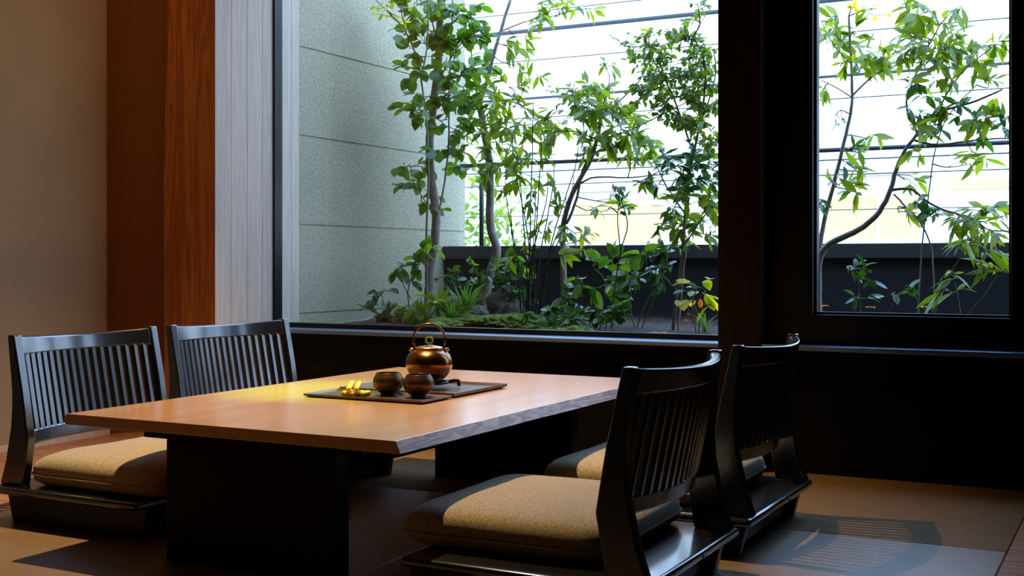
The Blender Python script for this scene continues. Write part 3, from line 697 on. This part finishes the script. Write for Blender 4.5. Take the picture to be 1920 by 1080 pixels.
under('yellow_plant', 'bright yellow-green broad-leaved plant near the column', 4.38,
  [([(1304, 620), (1298, 590), (1300, 555)], .0028, .002), ([(1310, 620), (1315, 580), (1322, 545)], .0028, .002)],
  [(1285, 558, 18, 5, 3, 'bigyellow'), (1318, 530, 20, 8, 5, 'bigyellow'), (1325, 552, 18, 8, 4, 'bigyellow'), (1300, 540, 12, 6, 3, 'dark'), (1330, 570, 12, 8, 2, 'bigyellow')], 'bigyellow')
# right window low plants
under('seedling', 'small seedling with paired leaves at the left of the right window', 4.5, [([(1613, 592), (1611, 540), (1600, 505)], .002, .0014)],
  [(1592, 500, 14, 8, 5, 'dark'), (1612, 505, 14, 6, 4, 'dark'), (1630, 525, 8, 6, 2, 'dark'), (1612, 556, 16, 6, 4, 'dark')], 'dark', dY=.03)
under('seedling', 'tiny slanting seedling near the middle of the right window', 4.5, [([(1665, 592), (1680, 560), (1698, 542)], .002, .0014)],
  [(1695, 540, 14, 5, 4, 'dark'), (1678, 548, 6, 4, 1, 'dark')], 'dark', dY=.02)
under('bamboo_grass', 'arching bamboo grass with long narrow leaves in the right window', 4.42,
  [([(1752, 592), (1770, 540), (1795, 490), (1815, 450)], .002, .0014), ([(1815, 592), (1840, 560), (1868, 520), (1890, 505)], .0024, .0016), ([(1800, 592), (1796, 560), (1790, 530)], .002, .0014)],
  [(1825, 455, 22, 10, 8, 'bamboo'), (1850, 470, 26, 12, 9, 'bamboo'), (1845, 490, 26, 10, 8, 'bamboo'), (1790, 515, 24, 10, 7, 'bamboo'), (1780, 545, 26, 10, 6, 'bamboo'),
   (1885, 500, 14, 8, 5, 'bamboo'), (1810, 440, 20, 8, 5, 'bamboo')], 'bamboo', dY=.05)
for k, (px, py, lab) in enumerate([(1543, 573, 'orange-leaved sprout at the left corner of the right window'), (1632, 576, 'orange-leaved sprout below the paired-leaf seedling'), (1732, 575, 'orange-leaved sprout right of the slanting seedling')]):
    c = onY(px, py, 5.05); h = c.z - hsoil(c.x, c.y); c.z = hsoil(c.x, c.y)
    o = empty('orange_sprout', c, lab, 'sprout')
    MB().tube([(0, 0, -.01), (.003, .002, h * .5), (0, 0, h)], .0013, n=5).build('stem', M['twig'], o)
    mb = MB()
    for q in range(4): add_leaf(mb, Vector((0, 0, h)), Vector((math.cos(1.6 * q + k), math.sin(1.6 * q + k), .12)), Vector((0, 0, 1)), .026, .6, 'round')
    mb.build('leaves', M['lf_orange'], o, smooth='all')
c = onY(1313, 575, 4.32); mb = MB()
for q in range(3): add_leaf(mb, Vector((0, 0, .03)), Vector((.15 * (q - 1), 0, -1)), Vector((.3 * (q - 1), -1, 0)), .035, .4, 'lance')
o = mb.build('orange_leaf', M['lf_orange'], smooth='all'); o.location = c; tag(o, 'dry orange leaf hanging below the yellow-green plant', 'leaf')
# background tree beyond the rail
def bushblob():
    c = onY(885, 400, 8.2); root = Vector((c.x, c.y, -1.0))
    o = empty('street_tree', root, 'bright green street tree far behind the concrete wall end', 'tree')
    MB().tube([(0, 0, 0), (0, 0, 1.6)], .05, .02, n=8).build('trunk', M['bark'], o)
    mb = MB()
    for k in range(900):
        p = Vector((rng.gauss(0, .22), rng.gauss(0, .2), 1.8 + rng.gauss(0, .33)))
        add_leaf(mb, p, rv(1), Vector((0, 0, 1)) + rv(.6), .07, .5, 'round')
    mb.build('foliage', M['lf_small'], o, smooth='all')
bushblob()
# rocks and moss
def blob(name, label, cat, px, py, Y, rx, ry, rz, mat, seed, amp=.25, zoff=0, kind=None):
    c = onY(px, py, Y); c.z = hsoil(c.x, c.y) + zoff
    mb = MB(); nu, nv = (110, 44) if mat == 'moss' else (40, 20); rings = []
    for j in range(1, nv):
        ph = PI * j / nv
        rg = []
        for i in range(nu):
            a = 2 * PI * i / nu; d = Vector((math.sin(ph) * math.cos(a), math.sin(ph) * math.sin(a), -math.cos(ph)))
            s_ = 1 + amp * noise.noise(d * 1.6 + Vector((seed, 0, 0))) + amp * .35 * noise.noise(d * 5 + Vector((seed, 3, 0))) + (.10 * noise.noise(d * 26 + Vector((seed, 7, 0))) + .07 * noise.noise(d * 60) if mat == 'moss' else 0)
            rg.append((d.x * rx * s_, d.y * ry * s_, d.z * rz * s_))
        rings.append(rg)
    mb.rings(rings); o = mb.build(name, M[mat], smooth='all'); o.location = c
    return tag(o, label, cat, kind=kind)
blob('rock', 'grey-brown rock on the moss behind the cane clump', 'rock', 945, 590, 4.78, .10, .08, .10, 'rock', 3.1, .5)
blob('rock', 'dark small rock between crooked tree and grass tuft', 'rock', 896, 600, 4.6, .05, .05, .045, 'rock', 8.1, .4)
blob('rock', 'small pinkish stone lying at the window edge of the soil', 'rock', 1235, 622, 4.2, .055, .03, .014, 'pinkrock', 5.1, .4)
for k, (px, Y, rx, ry, rz, lab) in enumerate([(905, 4.36, .17, .14, .040, 'moss cushion in front of the crooked tree'), (975, 4.42, .12, .15, .048, 'moss cushion at the foot of the cane clump'),
        (1030, 4.6, .12, .12, .040, 'moss cushion behind the ground shrub'), (1085, 4.22, .06, .07, .030, 'small moss cushion at the right end of the moss'), (840, 4.3, .12, .12, .032, 'moss cushion below the tall tree'),
        (1050, 4.24, .10, .08, .026, 'flat moss patch next to the window glass')]):
    blob('moss_cushion', lab, 'moss', px, 610, Y, rx, ry, rz, 'moss', 20 + k, .35)

# ================================================================== TABLE
TX0, TX1, TY0, TY1, TZ = -2.265, -1.334, 2.022, 3.452, 0.325
tb = empty('low_table', ((TX0 + TX1) / 2, (TY0 + TY1) / 2, 0), 'low honey-coloured wooden table on two black slab supports', 'table')
ox, oy = tb.location.x, tb.location.y
mb = MB(); rings = []
NS = 48
for k in range(NS + 1):
    y = TY0 + (TY1 - TY0) * k / NS - oy
    wv_ = .0022 * noise.noise(Vector((y * 4, 0, 0))); wl = .0022 * noise.noise(Vector((y * 4, 9, 0)))
    a, b = TX0 - ox - wl, TX1 - ox + wv_
    rings.append([(a, y, TZ), (a - .010, y, TZ - .012), (a - .004, y, TZ - .026), (b + .012, y, TZ - .026), (b, y, TZ)])
mb.rings(rings)
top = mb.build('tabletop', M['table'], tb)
top.data.materials.append(M['tableedge_skylit'])
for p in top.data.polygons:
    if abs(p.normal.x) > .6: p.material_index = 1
bv = top.modifiers.new('bevel', 'BEVEL'); bv.width = .0012; bv.segments = 2; bv.angle_limit = math.radians(35)
for (y0, y1, x0, x1) in ((2.06, 2.112, -1.985, -1.512), (3.257, 3.309, -2.0, -1.52)):
    MB().box(x0 - ox, x1 - ox, y0 - oy, y1 - oy, 0.0, TZ - .046).build('leg_panel', M['black'], tb, bevel=.002)
    MB().box(x0 - .07 - ox, x1 + .07 - ox, y0 - .0 - oy, y1 + .0 - oy, TZ - .046, TZ - .026).build('cleat', M['black'], tb, bevel=.002)
MB().box((-2.0 + .22) - ox, (-1.52 - .22) - ox, 2.112 - oy, 3.257 - oy, .17, .23).build('stretcher', M['black'], tb, bevel=.002)

# ================================================================== CHAIRS
def xf(z):   # front edge of the back post
    pts = [(.10, -.205), (.22, -.185), (.347, -.207), (.495, -.240)]
    for (a, xa), (b, xb) in zip(pts[:-1], pts[1:]):
        if z <= b: return xa + (xb - xa) * (z - a) / (b - a)
    return pts[-1][1]
def xb_(z):
    pts = [(.10, -.290), (.16, -.269), (.25, -.250), (.30, -.246), (.347, -.246), (.495, -.263)]
    for (a, xa), (b, xb) in zip(pts[:-1], pts[1:]):
        if z <= b: return xa + (xb - xa) * (z - a) / (b - a)
    return pts[-1][1]
def make_chair(label):
    t = empty('floor_chair', (0, 0, 0), label, 'chair', 'slatted floor chairs around the low table')
    L = M['lacquer']
    # seat board, overhanging behind
    mb = MB().box(-.292, .228, -.29, .29, .076, .097)
    mb.build('seat_board', L, t, bevel=.008, seg=3, smooth=45)
    for s in (-1, 1):
        y0, y1 = (.222, .252) if s > 0 else (-.252, -.222)
        MB().prism_xz([(-.252, 0), (.216, 0), (.230, .076), (-.272, .076)], y0, y1).build('leg_panel', M['underside'], t, bevel=.003)
    MB().box(.175, .197, -.222, .222, .012, .076).build('rail', M['underside'], t, bevel=.002)
    MB().box(-.235, -.213, -.222, .222, .012, .076).build('rail', M['underside'], t, bevel=.002)
    zs = [.097, .16, .22, .25, .30, .347, .40, .45, .492]
    for s in (-1, 1):
        y0, y1 = (.232, .260) if s > 0 else (-.260, -.232)
        prof = [(xb_(z), z) for z in zs] ; prof2 = [(xf(z), z) for z in zs]
        pr = prof2 + list(reversed(prof))
        pr = list(reversed(pr))
        pr = [(x, z) for x, z in pr]
        MB().prism_xz(list(reversed(pr)), y0, y1).build('back_post', L, t, bevel=.004, smooth=45, seg=3)
    def xc(z): return -.1985 - (z - .225) * .205   # leans back
    def bul(y): return -.052 * (1 - (y / .235) ** 2)
    def rail(z0, z1, th, dip, nm):
        rings = []
        for k in range(21):
            y = -.234 + .468 * k / 20; d = dip * (1 - (y / .235) ** 2)
            a = xc(z0) + bul(y); b = xc(min(z1, .49)) + bul(y)
            rings.append([(a - th / 2, y, z0), (a + th / 2, y, z0), (b + th / 2, y, z1 - d), (b - th / 2, y, z1 - d)])
        MB().rings(rings).build(nm, L, t, bevel=.005, smooth=45, seg=3)
    rail(.437, .488, .022, .008, 'top_rail'); rail(.205, .243, .020, .0, 'lower_rail')
    for k in range(17):
        y = -.212 + .424 * k / 16
        a = xc(.238) + bul(y); b = xc(.445) + bul(y); mdl = xc(.34) + bul(y)
        hw, ht = .0060, .0095
        rings = []
        for x, z in ((a, .238), (mdl, .34), (b, .445)):
            rings.append([(x - ht, y - hw, z), (x + ht, y - hw, z), (x + ht, y + hw, z), (x - ht, y + hw, z)])
        MB().rings(rings).build('slat', L, t)
    pl = MB().box(-.2935, -.2915, -.06, -.042, .0815, .0895).build('metal_plate', M['metalplate'], t); pl['label'] = 'small dull metal plate'
    return t
def make_cushion(label):
    t = empty('seat_cushion', (0, 0, 0), label, 'cushion', 'khaki seat cushions on the floor chairs')
    a, b = .236, .252
    mb = MB(); rings = []; n = 72
    prof = [(.30, .003), (.80, .0), (.93, .004), (.985, .014), (1.0, .030), (.995, .046), (.975, .060), (.925, .072), (.84, .080), (.7, .086), (.45, .092), (.2, .0955), (.03, .096)]
    for s_, z in prof:
        rg = []
        for i in range(n):
            an = 2 * PI * i / n; ca, sa = math.cos(an), math.sin(an)
            e = 2 / (2 + 7 * s_)
            x = math.copysign(abs(ca) ** e, ca) * a * s_; y = math.copysign(abs(sa) ** e, sa) * b * s_
            wob = .0025 * noise.noise(Vector((x * 14, y * 14, z * 20))) if z > .03 else 0
            rg.append((x, y, z + wob))
        rings.append(rg)
    mb.rings(rings); mb.build('cover', M['fabric'], t, smooth='all')
    pts = []
    for i in range(n):
        an = 2 * PI * i / n; ca, sa = math.cos(an), math.sin(an); e = 2 / 9
        pts.append((math.copysign(abs(ca) ** e, ca) * (a + .001), math.copysign(abs(sa) ** e, sa) * (b + .001), .030))
    MB().tube(pts, .0032, n=6, closed=True).build('piping', M['fabric'], t, smooth='all')
    return t
chairs = [(-2.40, 2.44, 0.0, 'black slatted floor chair at the far left with its back toward the beige wall'),
          (-2.385, 3.00, math.radians(-5), 'black slatted floor chair in front of the wood pillar and pale boards'),
          (-1.09, 2.30, PI, 'black floor chair in the right foreground, its back to the camera'),
          (-1.09, 2.96, PI, 'black floor chair beside the brown column, casting a slatted shadow')]
cl = ['khaki cushion on the far left floor chair, half in table shadow', 'khaki cushion hidden mostly behind the table on the pillar-side chair',
      'large khaki cushion on the right foreground chair', 'khaki cushion on the chair beside the brown column']
c0 = make_chair(chairs[0][3]); k0 = make_cushion(cl[0])
for i, (x, y, rz, lab) in enumerate(chairs):
    c = c0 if i == 0 else copy_tree(c0); c.location = (x, y, 0); c.rotation_euler = (0, 0, rz); c['label'] = lab
    if i == 1: 
        k = copy_tree(k0)
    else: k = k0 if i == 0 else copy_tree(k0)
    off = Vector(((.022, 0, .0975), (.045, 0, .0975), (.062, -.045, .0975), (.056, -.03, .0975))[i]); off.rotate(Matrix.Rotation(rz, 3, 'Z'))
    k.location = (x + off.x, y + off.y, off.z); k.rotation_euler = (0, 0, rz + (0.02 if i == 2 else 0)); k['label'] = cl[i]

# ================================================================== TEA SET
def tray(name, label, x0, x1, y0, y1, rim, rz=0.0):
    cx, cy = (x0 + x1) / 2, (y0 + y1) / 2; a, b = (x1 - x0) / 2, (y1 - y0) / 2
    rings = []
    for s, z in ((.010, 0.0), (0.0, .0045), (0.0, .0045 + rim), (.0035, .0045 + rim), (.010, .0045), (.02, .0045)):
        rings.append([(-a + s, -b + s, z), (a - s, -b + s, z), (a - s, b - s, z), (-a + s, b - s, z)])
    o = MB().rings(rings).build(name, M['tray'], bevel=.0008); o.location = (cx, cy, TZ + .0005); o.rotation_euler = (0, 0, rz)
    return tag(o, label, 'tray')
tray('serving_tray', 'dark wooden tray in front, holding two cups and yellow rolls', -1.985, -1.612, 2.565, 2.712, .0045)
tray('serving_tray', 'square dark tray with raised rim under the copper kettle', -1.985, -1.615, 2.726, 3.025, .0075)
def cup(x, y, label):
    r = .0408
    prof = [(.019, 0), (.021, .002), (.021, .006), (.030, .012), (.038, .023), (r, .034), (.0388, .046), (.0335, .0555), (.0315, .0595), (.0300, .0590), (.0320, .054), (.0345, .046), (.0362, .036), (.034, .024), (.026, .013), (.004, .010)]
    t = empty('tea_cup', (x, y, TZ + .0055), label, 'cup', 'bronze tea cups on the front tray')
    MB().lathe(prof, n=56, sub=4).build('bowl', M['cup'], t, smooth='all')
    return t
def P3(px, py, z):
    D = F * (CAM_H - z) / (py - HY); l = (px - 960) / F * D
    return Vector((l * CT - D * ST, l * ST + D * CT, z))
q1 = P3(728, 741, TZ + .005); q2 = P3(785, 745, TZ + .005)
cup(q1.x, q1.y, 'bronze tea cup on the left beside the yellow rolls')
cup(q2.x, q2.y, 'bronze tea cup on the right in front of the kettle')
# yellow rolls
def roll(a, b, r, label):
    a, b = Vector(a), Vector(b); c = (a + b) / 2; d = (b - a).normalized(); L = (b - a).length
    pts = [c - c - d * L / 2 + d * L * t for t in (0, .02, .08, .3, .6, .92, .98, 1)]
    rad = [r * .6, r * .9, r, r, r, r, r * .9, r * .6]
    o = MB().tube(pts, rad, n=16).build('yellow_roll', M['yellow'], smooth='all'); o.location = c
    tag(o, label, 'sweet', 'yellow rolls piled on the tray')
rr = .0068; z0 = TZ + .0055 + rr
b1 = P3(652, 741, z0); 
sy = Vector((ST * 0 + .0, 1, 0))
ex = Vector((1, 0, 0))
C0 = P3(664, 738, z0)
roll(C0 + Vector((-.026, -.014, 0)), C0 + Vector((-.032, .036, 0)), rr, 'short yellow roll lying at the left of the pile')
roll(C0 + Vector((.026, -.006, 0)), C0 + Vector((.020, .040, 0)), rr, 'short yellow roll lying at the right of the pile')
roll(C0 + Vector((-.010, -.02, 0)), C0 + Vector((-.018, .034, 0)), rr, 'yellow roll under the left leaning roll')
roll(C0 + Vector((.010, -.02, 0)), C0 + Vector((.003, .034, 0)), rr, 'yellow roll under the right leaning roll')
roll(C0 + Vector((-.001, -.026, rr * 1.75)), C0 + Vector((-.020, .020, rr * 3.9)), rr * 1.05, 'left yellow roll leaning on top of the pile')
roll(C0 + Vector((.021, -.022, rr * 1.8)), C0 + Vector((.004, .020, rr * 3.9)), rr * 1.05, 'right yellow roll leaning on top of the pile')
# trivet
KX, KY = -1.782, 2.872
tz = TZ + .0055
tv = empty('trivet', (KX, KY, tz), 'black iron three-footed trivet under the kettle', 'trivet')
ring = [(.052 * math.cos(2 * PI * k / 32), .052 * math.sin(2 * PI * k / 32), .0165) for k in range(32)]
MB().tube(ring, .0042, n=8, closed=True).build('ring', M['iron'], tv, smooth='all')
for k in range(3):
    a = math.radians(28 + 120 * k + 10); c_, s_ = math.cos(a), math.sin(a)
    pts = [(.012 * c_, .012 * s_, .0165), (.05 * c_, .05 * s_, .0165), (.072 * c_, .072 * s_, .020), (.083 * c_, .083 * s_, .0185), (.084 * c_, .084 * s_, .010), (.085 * c_, .085 * s_, .0045)]
    MB().tube(smooth_path(pts, 4), .0050, .0048, n=8).build('foot', M['iron'], tv, smooth='all')
# kettle
kz = tz + .0215
kt = empty('kettle', (KX, KY, kz), 'round dark copper kettle with an arched handle and yellow-green ring knob', 'kettle')
prof = [(.004, 0), (.028, .0), (.036, .002), (.050, .012), (.060, .026), (.0655, .042), (.0655, .054), (.061, .068), (.052, .079), (.041, .086), (.0385, .0875), (.0385, .0905), (.036, .0905), (.034, .086), (.004, .084)]
MB().lathe(prof, n=72, sub=4).build('body', M['copper'], kt, smooth='all')
lid = MB().lathe([(.0405, .0900), (.0410, .0915), (.0400, .0930), (.030, .0955), (.012, .0985), (.006, .100), (.0045, .1035), (.004, .105)], n=48).build('lid', M['copperlight'], kt, smooth='all')
rg = [(.0095 * math.cos(2 * PI * k / 24) * CT, .0095 * math.cos(2 * PI * k / 24) * ST, .1125 + .0095 * math.sin(2 * PI * k / 24)) for k in range(24)]
kn = MB().tube(rg, .0028, n=10, closed=True).build('knob', M['ring'], lid, smooth='all'); kn['label'] = 'yellow-green ring knob'
# handle in the plane across the view
ux, uy = CT, ST
hp = []
for k in range(25):
    a = PI * (1.13 - 1.26 * k / 24)
    hp.append((ux * .0440 * math.cos(a), uy * .0440 * math.cos(a), .116 + .0425 * math.sin(a) + (.0 if 0 < a < PI else -.004)))
hp = [(-ux * .044, -uy * .044, .088)] + hp + [(ux * .044, uy * .044, .088)]
hd = MB().tube(hp, .0034, n=10).build('handle', M['copper'], kt, smooth='all')
for s in (-1, 1):
    q = Vector((ux * .047 * s, uy * .047 * s, .0845)); dn = Vector((-uy, ux, 0))
    lg = MB().tube([q + Vector((-ux * s * .006, -uy * s * .006, -.006)), q, q + Vector((ux * s * .008, uy * s * .008, .004))], .0052, .0045, n=10)
    lg.tube([q - dn * .008 + Vector((0, 0, .003)), q + dn * .008 + Vector((0, 0, .003))], .004, n=8)
    lg.build('handle_lug', M['copperlight'], kt, smooth='all')
sd = Vector((-.93, .37, 0)).normalized()
spt = [sd * .054 + Vector((0, 0, .056)), sd * .066 + Vector((0, 0, .062)), sd * .074 + Vector((0, 0, .072)), sd * .080 + Vector((0, 0, .083))]
spt = [Vector((-.35 * ux - uy * .9, -.35 * uy + ux * .9, 0)).normalized() * q for q in (.054, .066, .075, .081)]
spt = [Vector((v.x, v.y, z)) for v, z in zip(spt, (.052, .060, .070, .084))]
MB().tube(smooth_path(spt, 4), .014, .0062, n=14).build('spout', M['copper'], kt, smooth='all')
